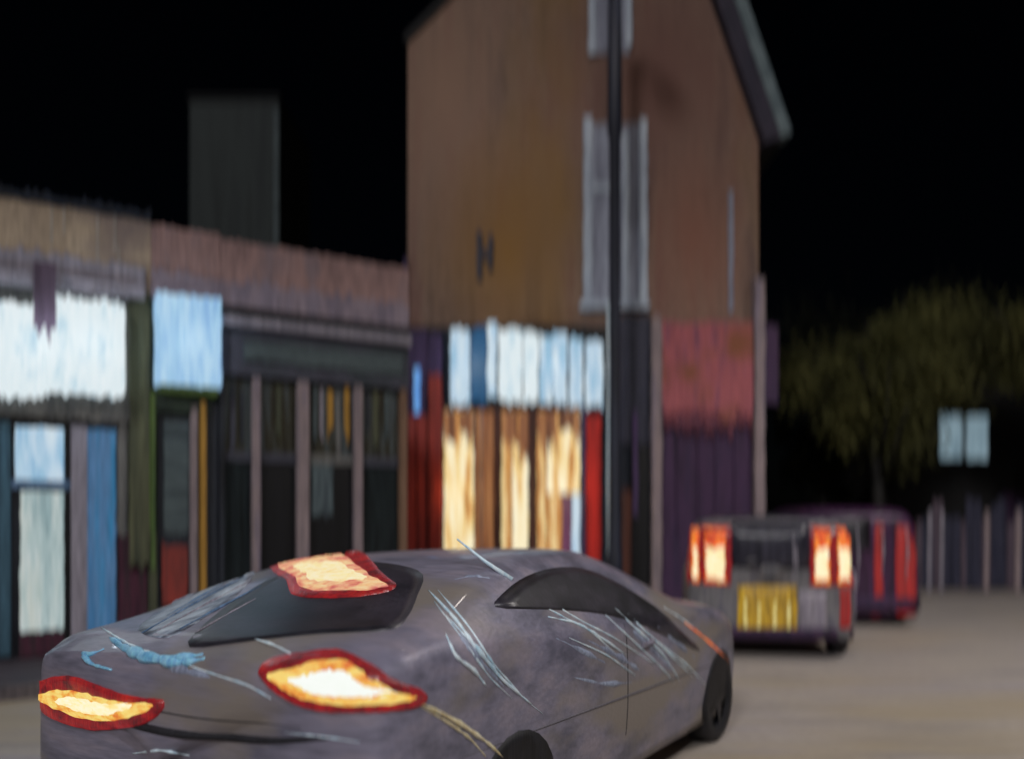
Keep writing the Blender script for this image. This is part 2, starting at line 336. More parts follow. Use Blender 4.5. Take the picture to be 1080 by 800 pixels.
s2 = shop('shop', 'narrow shop between the white sign and the dark shopfront with square sky blue sign', 158, 230, 'pink')
m = MB(); m.box(U(157)+.004, U(230), .0, 5, 0, BANDH); m.build('wall', 'darkgreen', s2)
m = MB(); m.prism(ragged(U(157)+.004, U(230), BANDH, TOPH-.02, .035, .0, seed=6, step=.04), -.11, .3); m.build('parapet', 'pink', s2)
part(s2, 'sign', 'sky_sign', 162, 229, 318, 408, -.24, -.01, (.04, .03), 21)
part(s2, 'sign_edge', 'green', 164, 226, 409, 414, -.22, -.01, (.0, .03), 22)
part(s2, 'head', 'darkgreen', 163, 220, 416, 436, -.12, -.01)
part(s2, 'door_post', 'green', 158, 162, 414, 600, -.12, -.01)
part(s2, 'door_post', 'olive_post', 156, 164, 560, 672, -.10, -.01)
d = part(s2, 'door', 'dark', 165, 205, 438, 672, -.06, -.01)
part(d, 'notice', 'redpatch', 170, 196, 578, 636, -.09, -.06, (.08, .02), 23)
part(d, 'pane', 'tealboard', 172, 198, 446, 560, -.08, -.06, (.02, .05), 24)
part(s2, 'door_post', 'mauve', 199, 206, 430, 670, -.12, -.06)
part(s2, 'door_post', 'ochre', 209, 215, 425, 668, -.14, -.01)
part(s2, 'side_panel', 'dark', 216, 229, 425, 668, -.08, -.01)

s3 = shop('shop', 'dark slate shopfront with unlit panes and mauve mullions beside the gabled building', 230, 427, 'pink')
m = MB(); m.box(U(230)+.004, U(427), .0, 5, 0, BANDH); m.build('wall', 'dark', s3)
m = MB(); m.prism(ragged(U(230)+.004, U(427), BANDH-.0, TOPH-.06, .035, .0, seed=7, step=.04), -.12, .3); m.build('parapet', 'pink', s3)
m = MB(); m.prism(ragged(U(157)+.004, U(427), BANDH-.02, BANDH+.26, .10, .0, seed=17, step=.05), -.135, -.121); m.build('lower_band', streak('lavender_render', [(118, 108, 122), (142, 128, 138), (128, 118, 132)], (3, 3, 1)), s3)
e3 = U(230)+.01, U(427)-.005
m = MB(); m.box(*e3, -.16, -.0, BANDH-.13, BANDH-.005); m.build('cornice', 'roofdark', s3)
m = MB(); m.box(*e3, -.24, -.0, BANDH-.24, BANDH-.135); m.build('cornice', 'lav', s3)
FB = WZ(400, 10.5)
m = MB(); m.box(*e3, -.14, -.0, FB, BANDH-.245); m.build('fascia', 'slate', s3)
m = MB(); m.prism(ragged(e3[0]+.25, e3[1]-.1, FB+.2, FB+.4, .04, .05, seed=9), -.17, -.14); m.build('sign_board', 'tealboard', s3)
TR = WZ(482, 10.5)
xs = [232, 268, 317, 375, 422]; wd = [5, 8, 12, 8, 7]; pm = ['dark', 'mauve', 'lav', 'lav', 'brownpost']
for i, (x, ww) in enumerate(zip(xs, wd)):
    m = MB(); m.box(U(x-ww/2), U(x+ww/2), -.12, -.0, .12, FB-.004); m.build('mullion', ['dark', 'mauve', 'mauve', 'mauve', 'brownpost'][i], s3)
for i in range(4):
    a, b = U(xs[i]+wd[i]/2)+.004, U(xs[i+1]-wd[i+1]/2)-.004
    m = MB(); m.box(a, b, -.07, -.0, TR-.06, TR+.04); m.build('transom', 'slate' if i != 2 else 'grey', s3)
    m = MB(); m.box(a, b, -.045, -.0, TR+.045, FB-.004); m.build('upper_pane', streak('transom_glass', [(20, 22, 26), (52, 48, 34), (76, 84, 86), (24, 25, 30)], (11, 11, .6), rough=.35, pos=(.32, .7)), s3)
    m = MB(); m.box(a, b, -.04, -.0, .5, TR-.065); m.build('lower_pane', 'black' if i in (1, 2) else streak('pane_glass', [(14, 17, 18), (34, 42, 44), (20, 24, 28)], (11, 11, .5), rough=.3), s3)
    m = MB(); m.box(a, b, -.08, -.0, .12, .495); m.build('stall_riser', 'slate', s3)
for q, (px, w_, mt) in enumerate(((329, 4, 'tealboard'), (336, 3, 'lav'), (344, 6, 'ochre'), (353, 4, 'grey'), (362, 5, 'ochre'), (384, 4, 'dark'), (392, 5, 'olive_post'), (404, 4, 'tealboard'), (290, 5, 'olive_post'), (242, 5, 'slate'), (252, 4, 'dark'))):
    part(s3, 'curtain', mt, px, px+w_, 408+3*(q % 4), 462-7*(q % 3), -.06, -.046, (.05, .22), 200+q)  # reflections in the upper panes, built as thin coloured strips
part(s3, 'poster', streak('pale_poster', [(44, 54, 58), (86, 100, 104), (60, 70, 76)], (12, 12, 1), emit=0), 327, 350, 488, 540, -.06, -.04, (.03, .08), 25)  # grey-blue reflection in the lower pane, built as a pale panel

# ------------------------------------------------------------------ gabled building
g = thing('gabled_building', 'tall brown gabled brick building with lit blue sign and amber shop windows', 'building', (0, ZG, 0))
def gp(px, py): return WX(px, ZG), WZ(py, ZG)
def gpart(name, mat, pxa, pxb, ya, yb, y0=-.05, y1=0, rag=None, seed=1, parent=None, bevel=0):
    x0, z1 = gp(pxa, ya); x1, z0 = gp(pxb, yb); m = MB()
    if rag: m.prism(ragged(x0, x1, z0, z1, rag[0], rag[1], side=rag[2] if len(rag) > 2 else .01, seed=seed), y0, y1)
    else: m.box(x0, x1, y0, y1, z0, z1)
    return m.build(name, mat, parent or g, bevel=bevel)
L0, R0 = WX(430, ZG), WX(800, ZG)
apx = gp(678, -208); el = (L0, gp(0, 45)[1]); er = (R0, gp(0, 150)[1])
MB().prism([(L0, 0), (R0, 0), er, apx, el], 0, 9).build('wall', 'gable', g)
def board(a, b, w, y0, y1, mat, name):
    a = Vector(a); b = Vector(b); d = (b-a).normalized(); s = Vector((-d.y, d.x))*w
    MB().prism([tuple(a), tuple(b), tuple(b+s), tuple(a+s)], y0, y1).build(name, mat, g)
er2 = Vector(er)+(Vector(er)-Vector(apx)).normalized()*.12
el2 = Vector(el)+(Vector(el)-Vector(apx)).normalized()*.02
nR = Vector((-(er2-Vector(apx)).normalized().y, (er2-Vector(apx)).normalized().x))
board(Vector(apx)+nR*.0, er2+nR*.0, .28, -.28, 0, 'eavesnavy', 'soffit')
board(Vector(apx)+nR*.285, er2+nR*.285, .20, -.30, 0, 'barge', 'bargeboard')
board(Vector(apx)+nR*.04, er2+nR*.04, .42, .002, 9.2, 'roofdark', 'roof')
board(el2, Vector(apx), .12, -.05, 9.2, 'roofdark', 'roof')
# upper windows
wn = gpart('window', 'curtain', 618, 681, 132, 322, -.03, -.0, (.02, .05), 31)
gpart('frame', 'paleblue', 615, 624, 126, 326, -.09, -.03, (.03, .06), 32, wn)
gpart('frame', 'paleblue', 674, 682, 128, 322, -.09, -.03, (.03, .06), 33, wn)
gpart('sash', 'paleblue', 656, 663, 140, 318, -.07, -.03, (.03, .06), 34, wn)
gpart('sash_bar', 'paleblue', 624.5, 655, 196, 203, -.07, -.03, (.03, .02), 35, wn)
gpart('sill', 'paleblue', 611, 684, 320, 326, -.16, -.0, (0, .02), 36, wn)
wn = gpart('window', 'curtain', 622, 664, -70, 56, -.04, -.0, (.02, .05), 37)
gpart('frame', 'paleblue', 620, 628, -74, 58, -.08, -.04, (.02, .05), 38, wn)
gpart('frame', 'paleblue', 660, 666, -74, 50, -.08, -.04, (.02, .05), 38, wn)
wn = gpart('window', 'curtain', 768, 773, 204, 328, -.04, -.0, (.1, .05), 39)
# dark bracket on the wall
br = gpart('wall_bracket', 'navy', 503, 508, 246, 294, -.06, -.0, (.03, .03), 40)
gpart('arm', 'navy', 508.2, 515, 264, 273, -.05, -.0, None, 41, br)
gpart('arm', 'navy', 515.2, 520, 250, 284, -.06, -.0, (.03, .03), 42, br)
# shopfront
gpart('shopfront', 'signnavy', 432, 686, 346, 650, -.10, -.0, None, 43)
for k, (a, b, c, y0, y1) in enumerate(((476, 496, 'bluewhite', 352, 426), (497.5, 513, 'signblue', 350, 424), (514.5, 524, 'bluewhite', 342, 420), (526, 551, 'white_sign', 350, 424),
                                       (551.8, 567, 'white_sign', 354, 424), (569, 582, 'bluewhite', 358, 426), (582.8, 597, 'bluewhite', 354, 424), (600, 613, 'bluewhite', 360, 426), (617, 634, 'bluewhite', 362, 428))):
    gpart('sign_panel', c, a, b, y0+3, y1-3, -.30, -.105, (.10, .14, .014), 50+k)
gpart('sign_board', 'black', 474, 640, 346, 430, -.12, -.101, (.05, .05), 49)
def lit(a, b, c, seed, y0=434, y1=590): return gpart('shop_window', c, a, b, y0, y1, -.16, -.105, (.02, 0), seed)
lit(469, 500, 'amber_bright', 60); lit(501, 521, 'amber_brown', 61); lit(529, 540, 'amber', 62); lit(540.6, 557, 'amber_bright', 63, 470)
lit(540.6, 557, 'amber', 64, 434, 469); lit(566, 576, 'amber', 65); lit(576.6, 611, 'amber_bright', 66, 434, 520); lit(576.6, 592, 'amber', 67, 521, 590)
lit(592.6, 602, 'purple_cloth', 68, 521, 590); lit(602.6, 611, 'bluewhite', 69, 521, 586)
for k, (a, b, y) in enumerate(((469, 482, 462), (484, 500, 452), (529, 546, 458), (547, 557, 474), (566, 586, 456), (588, 611, 450))):
    gpart('valance', 'amber_brown', a, b, 434, y, -.175, -.161, (.0, .35), 180+k)  # browner top of the window glow, set in as lit strips
for a, b, c in ((521.8, 528, 'rust'), (557.8, 565.2, 'rust'), (507, 509, 'mauve'), (612, 616.5, 'violet')):
    gpart('mullion', c, a, b, 432, 590, -.20, -.102, (.02, 0), 70)
gpart('stall_riser', 'rust', 468, 612, 591, 645, -.17, -.102)
gpart('pilaster', 'red', 431, 440, 440, 650, -.26, -.102, (.04, 0), 71)
gpart('pilaster', 'red', 441.5, 452, 440, 650, -.24, -.102, (.04, 0), 72)
gpart('pilaster', 'red', 454, 467, 400, 650, -.28, -.102, (.05, 0), 73)
gpart('pilaster_head', 'indigo', 432, 452, 352, 436, -.22, -.102, (.04, .1), 74)
gpart('pilaster_head', 'indigo', 453, 467, 356, 396, -.24, -.102, (.04, .1), 75)
gpart('lit_slit', 'blueslit', 438, 445, 392, 436, -.25, -.221, (.05, .05), 76)
gpart('pilaster', 'brightred', 617.5, 632, 440, 650, -.26, -.102, (.04, 0), 77)
gpart('pilaster', 'rust', 655, 664, 520, 650, -.2, -.102, (.1, 0), 78)
gpart('doorway', 'black', 664.5, 683, 470, 650, -.18, -.102, None, 79)
gpart('side_panel', 'navy', 652, 684, 336, 468, -.16, -.102, (.04, .04), 80)
gpart('curtain', 'violet', 666, 671, 440, 540, -.20, -.181, (.08, .1), 81)
gpart('pilaster', 'mauve', 685, 695, 340, 650, -.30, -.0, (.06, 0), 82)
gpart('second_sign', 'pinksign', 696, 790, 345, 430, -.24, -.0, (.06, .30, .01), 83)
gpart('sign_valance', streak('deep_rose', [(92, 50, 66), (116, 62, 76)], (10, 10, .8)), 696.5, 789.5, 425, 446, -.20, -.0, (.02, .30, .01), 183)
gpart('second_shopfront', 'darkpurple', 696, 791, 441, 650, -.12, -.0, (.0, 0), 84)
for k, px in enumerate((712, 734, 752, 772)): gpart('glazing_bar', 'darkpurple', px, px+2.5, 452, 560, -.16, -.12, (.05, .1), 85+k)
gpart('pilaster', 'mauve', 792, 802, 300, 548, -.28, -.0, (.08, .08), 90)
gpart('pilaster_base', 'darkpurple', 793, 801, 552, 650, -.2, -.0)
gpart('side_sign', 'darkpurple', 803, 817, 348, 424, -.2, -.05, (.06, .08), 91)
gpart('downpipe', 'indigo', 426, 430, 275, 650, -.10, -.0)

# ------------------------------------------------------------------ street lamps
def street_lamp(loc, h, label, rad, rot=0, post_glint=False, power=0, group=None, col=(1, .94, .9)):
    t = thing('street_lamp', label, 'street lamp', loc, (0, 0, rot), group)
    m = MB(); m.tube([(0, 0, 0), (0, 0, .9), (0, 0, 1.0), (0, 0, h*.72), (0, 0, h*.73), (0, 0, h)], [rad*1.5, rad*1.45, rad, rad, rad*1.35, rad*1.2], 16)
    m.build('post', 'polenavy', t, True)
    MB().tube([(0, 0, h*.98), (0, -.4, h+.35), (0, -1.3, h+.5)], [rad*.6, rad*.5, rad*.45], 10).build('arm', 'polenavy', t, True)
    hd = MB().prism([(-.16, h+.44), (.16, h+.44), (.12, h+.60), (-.12, h+.60)], -2.0, -1.25).build('lantern', 'polenavy', t, bevel=.02)
    MB().prism([(-.13, h+.38), (.13, h+.38), (.15, h+.437), (-.15, h+.437)], -1.95, -1.3).build('glass', 'lampglass', hd)
    if post_glint:
        c = MB().tube([(-rad*1.25, -.02, .9), (-rad*1.3, -.04, 2.2), (-rad*1.2, -.02, 3.6), (-rad*1.25, -.02, 4.9)], .016, 8).build('conduit', 'trim', t, True)  # highlight down the post, built as a pale rod
    if power:
        ld = bpy.data.lights.new('lamp_light', 'SPOT'); ld.energy = power; ld.color = col; ld.shadow_soft_size = .2
        ld.spot_size = R(160); ld.spot_blend = .6
        lo = bpy.data.objects.new('lamp_light', ld); COL.objects.link(lo); lo.parent = t; lo.location = (0, -1.62, h+.30)
    return t
street_lamp((WX(648, 13.6), 13.55, .12), 10.4, 'tall dark navy lamp post in front of the gabled building with pale conduit', .088, post_glint=True, power=70)
street_lamp((9.6, 6.5, 0), 9, 'lamp post on the right side of the street outside the view', .08, rot=R(-90), power=2100)  # added out of view to light the house fronts
street_lamp((1.8, -7, 0), 9.5, 'lamp post standing behind the viewer', .08, rot=R(180), power=3000, col=(.97, .96, 1))  # put behind the camera to light the near car and road

def sign_lamp(par, loc, power, col):
    ld = bpy.data.lights.new('sign_light', 'POINT'); ld.energy = power; ld.color = col; ld.shadow_soft_size = .04
    lo = bpy.data.objects.new('sign_light', ld); COL.objects.link(lo); lo.parent = par; lo.location = loc
for px in (-60, 40, 100): sign_lamp(s1, (SP(px, 365)[0], -.62, SP(px, 365)[1]), 9, (.75, .88, 1))
sign_lamp(s2, (SP(196, 362)[0], -.5, SP(196, 362)[1]), 6, (.6, .82, 1))
for px in (500, 585): sign_lamp(g, (gp(px, 388)[0], -.6, gp(px, 388)[1]), 9, (.7, .86, 1))
for px in (486, 590): sign_lamp(g, (gp(px, 520)[0], -.5, gp(px, 520)[1]), 9, (1, .7, .35))
# ------------------------------------------------------------------ background
t = thing('tower', 'dark teal grey flat topped tower behind the pink parapet', 'tower', (0, 26, 0))
m = MB(); m.box(WX(200, 26), WX(294, 26), 0, 4, 0, WZ(106, 26)); m.build('wall', 'tower', t)
m = MB(); m.box(WX(290, 26), WX(295, 26), -.12, -.0, 0, WZ(118, 26)); m.build('downpipe', 'tealboard', t)
m = MB(); m.box(WX(198, 26), WX(294, 26)+.05, -.08, 4.1, WZ(106, 26)+.003, WZ(103, 26)); m.build('coping', 'nearblack', t)
t = thing('house', 'dark house at the right with one lit pair of pale blue windows', 'house', (0, 24, 0))
m = MB(); m.box(WX(940, 24), WX(1230, 24), 0, 6, 0, WZ(380, 24)); m.build('wall', 'nearblack', t)
m = MB(); m.add([(WX(930, 24), -.3, WZ(380, 24)+.003), (WX(1240, 24), -.3, WZ(380, 24)+.003), (WX(1240, 24), 6.3, WZ(380, 24)+.003), (WX(930, 24), 6.3, WZ(380, 24)+.003), (WX(960, 24), 3, WZ(320, 24)), (WX(1210, 24), 3, WZ(320, 24))],
               [(0, 1, 2, 3), (0, 1, 5, 4), (2, 3, 4, 5), (1, 2, 5), (3, 0, 4)]); m.build('roof', 'nearblack', t)
def hb(name, mat, a, b, y0, y1, d0, d1, par, rag=None, seed=1):
    m = MB(); x0, x1, z0, z1 = WX(a, 24), WX(b, 24), WZ(y1, 24), WZ(y0, 24)
    if rag: m.prism(ragged(x0, x1, z0, z1, rag, rag, seed=seed), d0, d1)
    else: m.box(x0, x1, d0, d1, z0, z1)
    return m.build(name, mat, par)
wn = hb('window', 'black', 980, 1048, 434, 490, -.06, 0, t)
hb('pane', 'litpane', 990, 1013, 439, 482, -.09, -.061, wn, .05, 3); hb('pane', 'litpane', 1018, 1040, 440, 483, -.09, -.061, wn, .05, 4)
hb('door', 'darkpurple', 1056, 1076, 520, 600, -.08, 0, t)
# fence
t = thing('fence', 'dark fence of uneven mauve and black upright boards at the right edge', 'fence', (0, 17.8, .1))
rnd = random.Random(4)
pm = MB(); bm_ = MB(); x = WX(966, 17.8); k = 0; pal = MB()
while x < WX(1160, 17.8):
    wd_ = rnd.uniform(.07, .22); h = 1.5+rnd.uniform(-.15, .45)
    (pm if k % 3 == 0 else bm_).prism(ragged(x, x+wd_, 0.03, h, .06, .0, seed=k, step=.03), -.03+.01*(k % 2), 0)
    x += wd_+.012; k += 1
pm.build('board', streak('mauve_board', [(54, 44, 58), (84, 72, 82)], (12, 12, .5)), t); bm_.build('board', 'navy', t)
for px, w_ in ((978, .035), (991, .03), (1038, .05), (1071, .06)):
    MB().tube([(WX(px, 17.8), -.07, 0), (WX(px, 17.8)+.02, -.07, 1.65)], w_, 8).build('post', 'lav' if w_ < .04 else 'mauve', t)
m = MB(); m.box(WX(966, 17.8), WX(1160, 17.8), .003, .05, .3, .42); m.build('rail', 'dark', t)
# trees
def tree(x, y, h, rx, rz, zc, n, mat, label, seed, lean=0):
    rnd = random.Random(seed)
    t = thing('tree', label, 'tree', (x, y, 0), group='trees beyond the road')
    tr = MB().tube([(0, 0, 0), (.05, 0, zc*.4), (lean*.5, .1, zc*.8), (lean, .1, h*.86)], [.2, .16, .12, .03], 9)
    for k in range(7):
        a = rnd.uniform(0, 6.28); z = zc*.55+rnd.random()*zc*.4
        tr.tube([(lean*.3, 0, z), (math.cos(a)*rx*.4, math.sin(a)*rx*.4, z+.6), (math.cos(a)*rx*.8, math.sin(a)*rx*.7, z+1.1+rnd.random())], [.07, .05, .015], 6)
    tr.build('trunk', 'bark', t, True)
    cr = MB(); cl = []
    for k in range(26):
        u = Vector((rnd.gauss(0, 1), rnd.gauss(0, 1), rnd.gauss(0, 1))).normalized()*rnd.uniform(.35, 1)
        cl.append((Vector((lean+u.x*rx, u.y*rx*.8, zc+u.z*rz)), rnd.uniform(.35, .75)*rx*.5))
    for k in range(n):
        c, r = rnd.choice(cl)
        p = c+Vector((rnd.gauss(0, 1), rnd.gauss(0, 1), rnd.gauss(0, 1)))*r*.5
        a = Vector((rnd.gauss(0, 1), rnd.gauss(0, 1), rnd.gauss(0, .6))).normalized(); b = a.cross(Vector((rnd.gauss(0, 1), rnd.gauss(0, 1), rnd.gauss(0, 1)))).normalized()
        s = rnd.uniform(.05, .12)
        d = Vector((0, 0, -1))*s*1.6
        cr.add([p-a*s*.6, p+d*.5+b*s*.4, p+a*s*.6+d, p-b*s*.4+d*.5], [(0, 1, 2, 3)])
    cr.build('crown', mat, t)
tree(WX(925, 20), 20, 6.5, 1.9, 1.7, 4.6, 15000, 'leaf', 'olive green tree just right of the gabled building', 1)
tree(WX(935, 21.5), 21.5, 7.2, 2.2, 1.0, 5.9, 15000, 'leaf', 'olive green tree above the lit pair of windows', 2, 1.5)
tree(WX(1110, 20.5), 20.5, 7.0, 1.9, 1.2, 5.7, 13000, 'leaf', 'olive green tree at the right edge above the fence', 3, .2)
tree(WX(955, 27), 27, 10, 3.6, 2.4, 6.6, 15000, 'leafdark', 'dark tree standing behind the two olive trees', 5)
tree(WX(868, 22.5), 22.5, 6.2, 1.3, 1.9, 3.6, 9000, 'leafdark', 'low dark tree behind the plum van', 6)

# ------------------------------------------------------------------ cars
def cr(t, pts):                                   # interpolate a table on its first column, smooth
    if t <= pts[0][0]: return pts[0][1:]
    if t >= pts[-1][0]: return pts[-1][1:]
    for i in range(len(pts)-1):
        if pts[i][0] <= t <= pts[i+1][0]: break
    u = (t-pts[i][0])/(pts[i+1][0]-pts[i][0]); out = []
    for j in range(1, len(pts[0])):
        p1, p2 = pts[i][j], pts[i+1][j]; h = pts[i+1][0]-pts[i][0]
        def slope(k):
            if k == 0 or k == len(pts)-1: return 0
            a = (pts[k][j]-pts[k-1][j])/(pts[k][0]-pts[k-1][0]); b = (pts[k+1][j]-pts[k][j])/(pts[k+1][0]-pts[k][0])
            return 0 if a*b <= 0 else 2*a*b/(a+b)
        m1, m2 = slope(i)*h, slope(i+1)*h
        out.append((2*u**3-3*u*u+1)*p1+(u**3-2*u*u+u)*m1+(-2*u**3+3*u*u)*p2+(u**3-u*u)*m2)
    return tuple(out)
class Car:
    def __init__(s, name, label, loc, rot, tab, L, mat, rear_round=.22, low=.24, sill=.9, lean=0):
        """tab rows: s, belt height, top height, half width, half width of the top"""
        s.t = thing(name, label, 'car', loc, rot); s.L = L; s.low = low
        NS, NT = 72, 17
        V = []; Fc = []
        def section(st, shrink=1.0, push=0.0):
            zb, zt, wb, wt = cr(st, tab); ring = []
            half = [(wb*sill, low), (wb*.985, low+.14), (wb, low+.33), (wb*.99, zb-.1), (wb*.96, zb), ((wt+.55*(wb*.96-wt)), zb+.45*(zt-zb)), (wt, zt-.2*(zt-zb)), (wt*.8, zt-.03*(zt-zb)), (wt*.4, zt+.008), (0, zt+.014)]
            n = len(half)-1
            pts = []
            for k in range(NT+1):
                u = k/NT*n; i = min(int(u), n-1); f = u-i
                P = lambda q: Vector(half[max(0, min(n, q))]) if q <= n else Vector((-half[2*n-q][0], half[2*n-q][1]))
                a, b, c, d = P(i-1), P(i), P(i+1), P(i+2)
                pts.append(.5*((2*b)+(c-a)*f+(2*a-5*b+4*c-d)*f*f+(3*b-a-3*c+d)*f**3))
            full = [(p.x, p.y) for p in pts]+[(-p.x, p.y) for p in pts[-2::-1]]
            zc = (low+zt)/2
            for x, z in full:
                v = abs(x)/max(wb, .01)
                rr = rear_round*v**3*max(0, 1-st/1.0)-rear_round*1.2*v**3*max(0, 1-(L-st)/1.2)
                ring.append((x*shrink, st+rr+push, zc+(z-zc)*shrink))
            return ring
        rings = [section(0, sh, -pu) for sh, pu in ((.02, .075), (.3, .073), (.6, .068), (.82, .055), (.93, .035), (.98, .015))]
        rings += [section(L*i/NS) for i in range(NS+1)]
        rings += [section(L, sh, pu) for sh, pu in ((.98, .015), (.93, .035), (.82, .055), (.6, .068), (.3, .073), (.02, .075))]
        n = len(rings[0])
        for r_ in rings: V += r_
        for i in range(len(rings)-1):
            for k in range(n-1): Fc.append((i*n+k, i*n+k+1, (i+1)*n+k+1, (i+1)*n+k))
            Fc.append((i*n+n-1, i*n, (i+1)*n, (i+1)*n+n-1))
        Fc.append(tuple(range(n))); Fc.append(tuple((len(rings)-1)*n+k for k in range(n-1, -1, -1)))
        V = [(x, y, z+lean*x) for x, y, z in V]             # leans on its springs
        s.body = mesh('body', V, Fc, mat, s.t, smooth=True)
        s.bvh = BVHTree.FromPolygons([Vector(v) for v in V], Fc)
        e = s.t; s.mw = Matrix.Translation(loc) @ (Matrix.Rotation(rot[2], 4, 'Z') @ Matrix.Rotation(rot[1], 4, 'Y') @ Matrix.Rotation(rot[0], 4, 'X'))
        s.mi = s.mw.inverted()
    def hit(s, o, d):
        p, nn, i, q = s.bvh.ray_cast(Vector(o), Vector(d).normalized())
        if p is None:
            best = None; dd = Vector(d).normalized()
            for k in range(10, 90):
                r_ = s.bvh.find_nearest(Vector(o)+dd*k*.1)
                if best is None or r_[3] < best[3]: best = r_
            p, nn, i, q = best
        if nn.dot(Vector(d)) > 0: nn = -nn
        return p, nn
    def rear(s, x, z): return s.hit((x, -3, z), (0, 1, 0))
    def side(s, y, z, sg=1): return s.hit((3*sg, y, z), (-sg, 0, 0))
    def top(s, x, y): return s.hit((x, y, 4), (0, 0, -1))
    def pix(s, px, py):                                   # design helper: the place on the body seen at that spot of the photo
        o = s.mi @ Vector((0, 0, EYE)); q = s.mi @ Vector(((px-540)/F, 1, EYE-(py-HZ)/F))
        return s.hit(o, q-o)
    def patch(s, name, outline, fn, mat, lift=.008, thick=.02, parent=None, rings=5, sub=3, wob=0, seed=1, soft=False):
        rnd = random.Random(seed); pts = []
        n = len(outline)
        for i in range(n):
            for k in range(sub):
                f = k/sub; z, a, b, c = outline[i-1], outline[i], outline[(i+1) % n], outline[(i+2) % n]
                q = [.5*(2*a[j]+(b[j]-z[j])*f+(2*z[j]-5*a[j]+4*b[j]-c[j])*f*f+(3*a[j]-z[j]-3*b[j]+c[j])*f**3) if soft else a[j]+(b[j]-a[j])*f for j in (0, 1)]
                pts.append((q[0]+rnd.uniform(-wob, wob), q[1]+rnd.uniform(-wob, wob)))
        cx = sum(p[0] for p in pts)/len(pts); cy = sum(p[1] for p in pts)/len(pts)
        V = []; Fc = []; N = len(pts)
        for r_ in range(rings):
            f = 1-r_/rings
            for p in pts:
                q, nn = fn(cx+(p[0]-cx)*f, cy+(p[1]-cy)*f)
                V.append(q+nn*(lift if r_ else lift*.7))
        q, nn = fn(cx, cy); V.append(q+nn*lift)
        for r_ in range(rings-1):
            for k in range(N): Fc.append((r_*N+k, r_*N+(k+1) % N, (r_+1)*N+(k+1) % N, (r_+1)*N+k))
        for k in range(N): Fc.append(((rings-1)*N+k, (rings-1)*N+(k+1) % N, rings*N))
        base = len(V)
        for p in pts:                                       # skirt back into the body gives it thickness
            q, nn = fn(*p); V.append(q-nn*thick)
        for k in range(N): Fc.append((k, (k+1) % N, base+(k+1) % N, base+k))
        return mesh(name, V, Fc, mat, parent or s.body, smooth=False if rings < 3 else True)
    def strip(s, name, path, fn, mat, w=.006, lift=.004, parent=None, wob=0, seed=1, taper=True):
        rnd = random.Random(seed); P = []
        for i in range(len(path)-1):
            for k in range(6):
                f = k/6; P.append((path[i][0]+(path[i+1][0]-path[i][0])*f, path[i][1]+(path[i+1][1]-path[i][1])*f))
        P.append(path[-1])
        for _ in range(3): P = [P[0]]+[((P[i-1][0]+P[i][0]*2+P[i+1][0])/4, (P[i-1][1]+P[i][1]*2+P[i+1][1])/4) for i in range(1, len(P)-1)]+[P[-1]]
        pp = []; rr = []
        for i, p in enumerate(P):
            q, nn = fn(*p); pp.append(q+nn*lift); f = i/(len(P)-1)
            rr.append(w*(.35+.65*math.sin(math.pi*min(1, max(0, f))) if taper else 1)*(1+rnd.uniform(-wob, wob)))
        return MB().tube(pp, rr, 6).build(name, mat, parent or s.body, True)
    def wheel(s, x, y, r=.33, w=.2, arch=True):
        sg = 1 if x > 0 else -1
        if arch:
            s.patch('wheel_arch', [(y+math.cos(a)*(r+.04), max(s.low+.02, r+math.sin(a)*(r+.04))) for a in [math.pi*k/12 for k in range(13)]]+[(y-.3, s.low+.02), (y+.3, s.low+.02)],
                    lambda a, b: s.side(a, b, sg), 'rubber', .004, .01, rings=4)
        m = MB(); N = 28; prof = [(r*.62, w/2-.02), (r*.7, w/2), (r*.93, w/2), (r, w/2-.03), (r, -w/2+.03), (r*.93, -w/2), (r*.6, -w/2)]
        v = []; f = []
        for k in range(N):
            a = 2*math.pi*k/N
            for (q, o) in prof: v.append((o*sg+x, y+math.cos(a)*q, r+math.sin(a)*q))
        n = len(prof)
        for k in range(N):
            for j in range(n-1): f.append((k*n+j, k*n+j+1, ((k+1) % N)*n+j+1, ((k+1) % N)*n+j))
        wh = m.add(v, f).build('wheel', 'rubber', s.t, True)
        m = MB(); v = [(x+sg*(w/2-.04), y+math.cos(2*math.pi*k/N)*r*.63, r+math.sin(2*math.pi*k/N)*r*.63) for k in range(N)]
        m.add(v, [tuple(range(N))])
        for k in range(5):
            a = 2*math.pi*k/5
            c = Vector((x+sg*(w/2-.03), y, r)); d = Vector((0, math.cos(a), math.sin(a))); e = Vector((0, -math.sin(a), math.cos(a)))
            m.add([c+e*.04, c-e*.04, c+d*r*.62-e*.025, c+d*r*.62+e*.025, c+e*.04+Vector((sg*.02, 0, 0)), c-e*.04+Vector((sg*.02, 0, 0)), c+d*r*.62-e*.025+Vector((sg*.015, 0, 0)), c+d*r*.62+e*.025+Vector((sg*.015, 0, 0))],
                  [(0, 1, 2, 3), (4, 5, 6, 7), (0, 1, 5, 4), (1, 2, 6, 5), (2, 3, 7, 6), (3, 0, 4, 7)])
        m.build('rim', 'rim', wh)

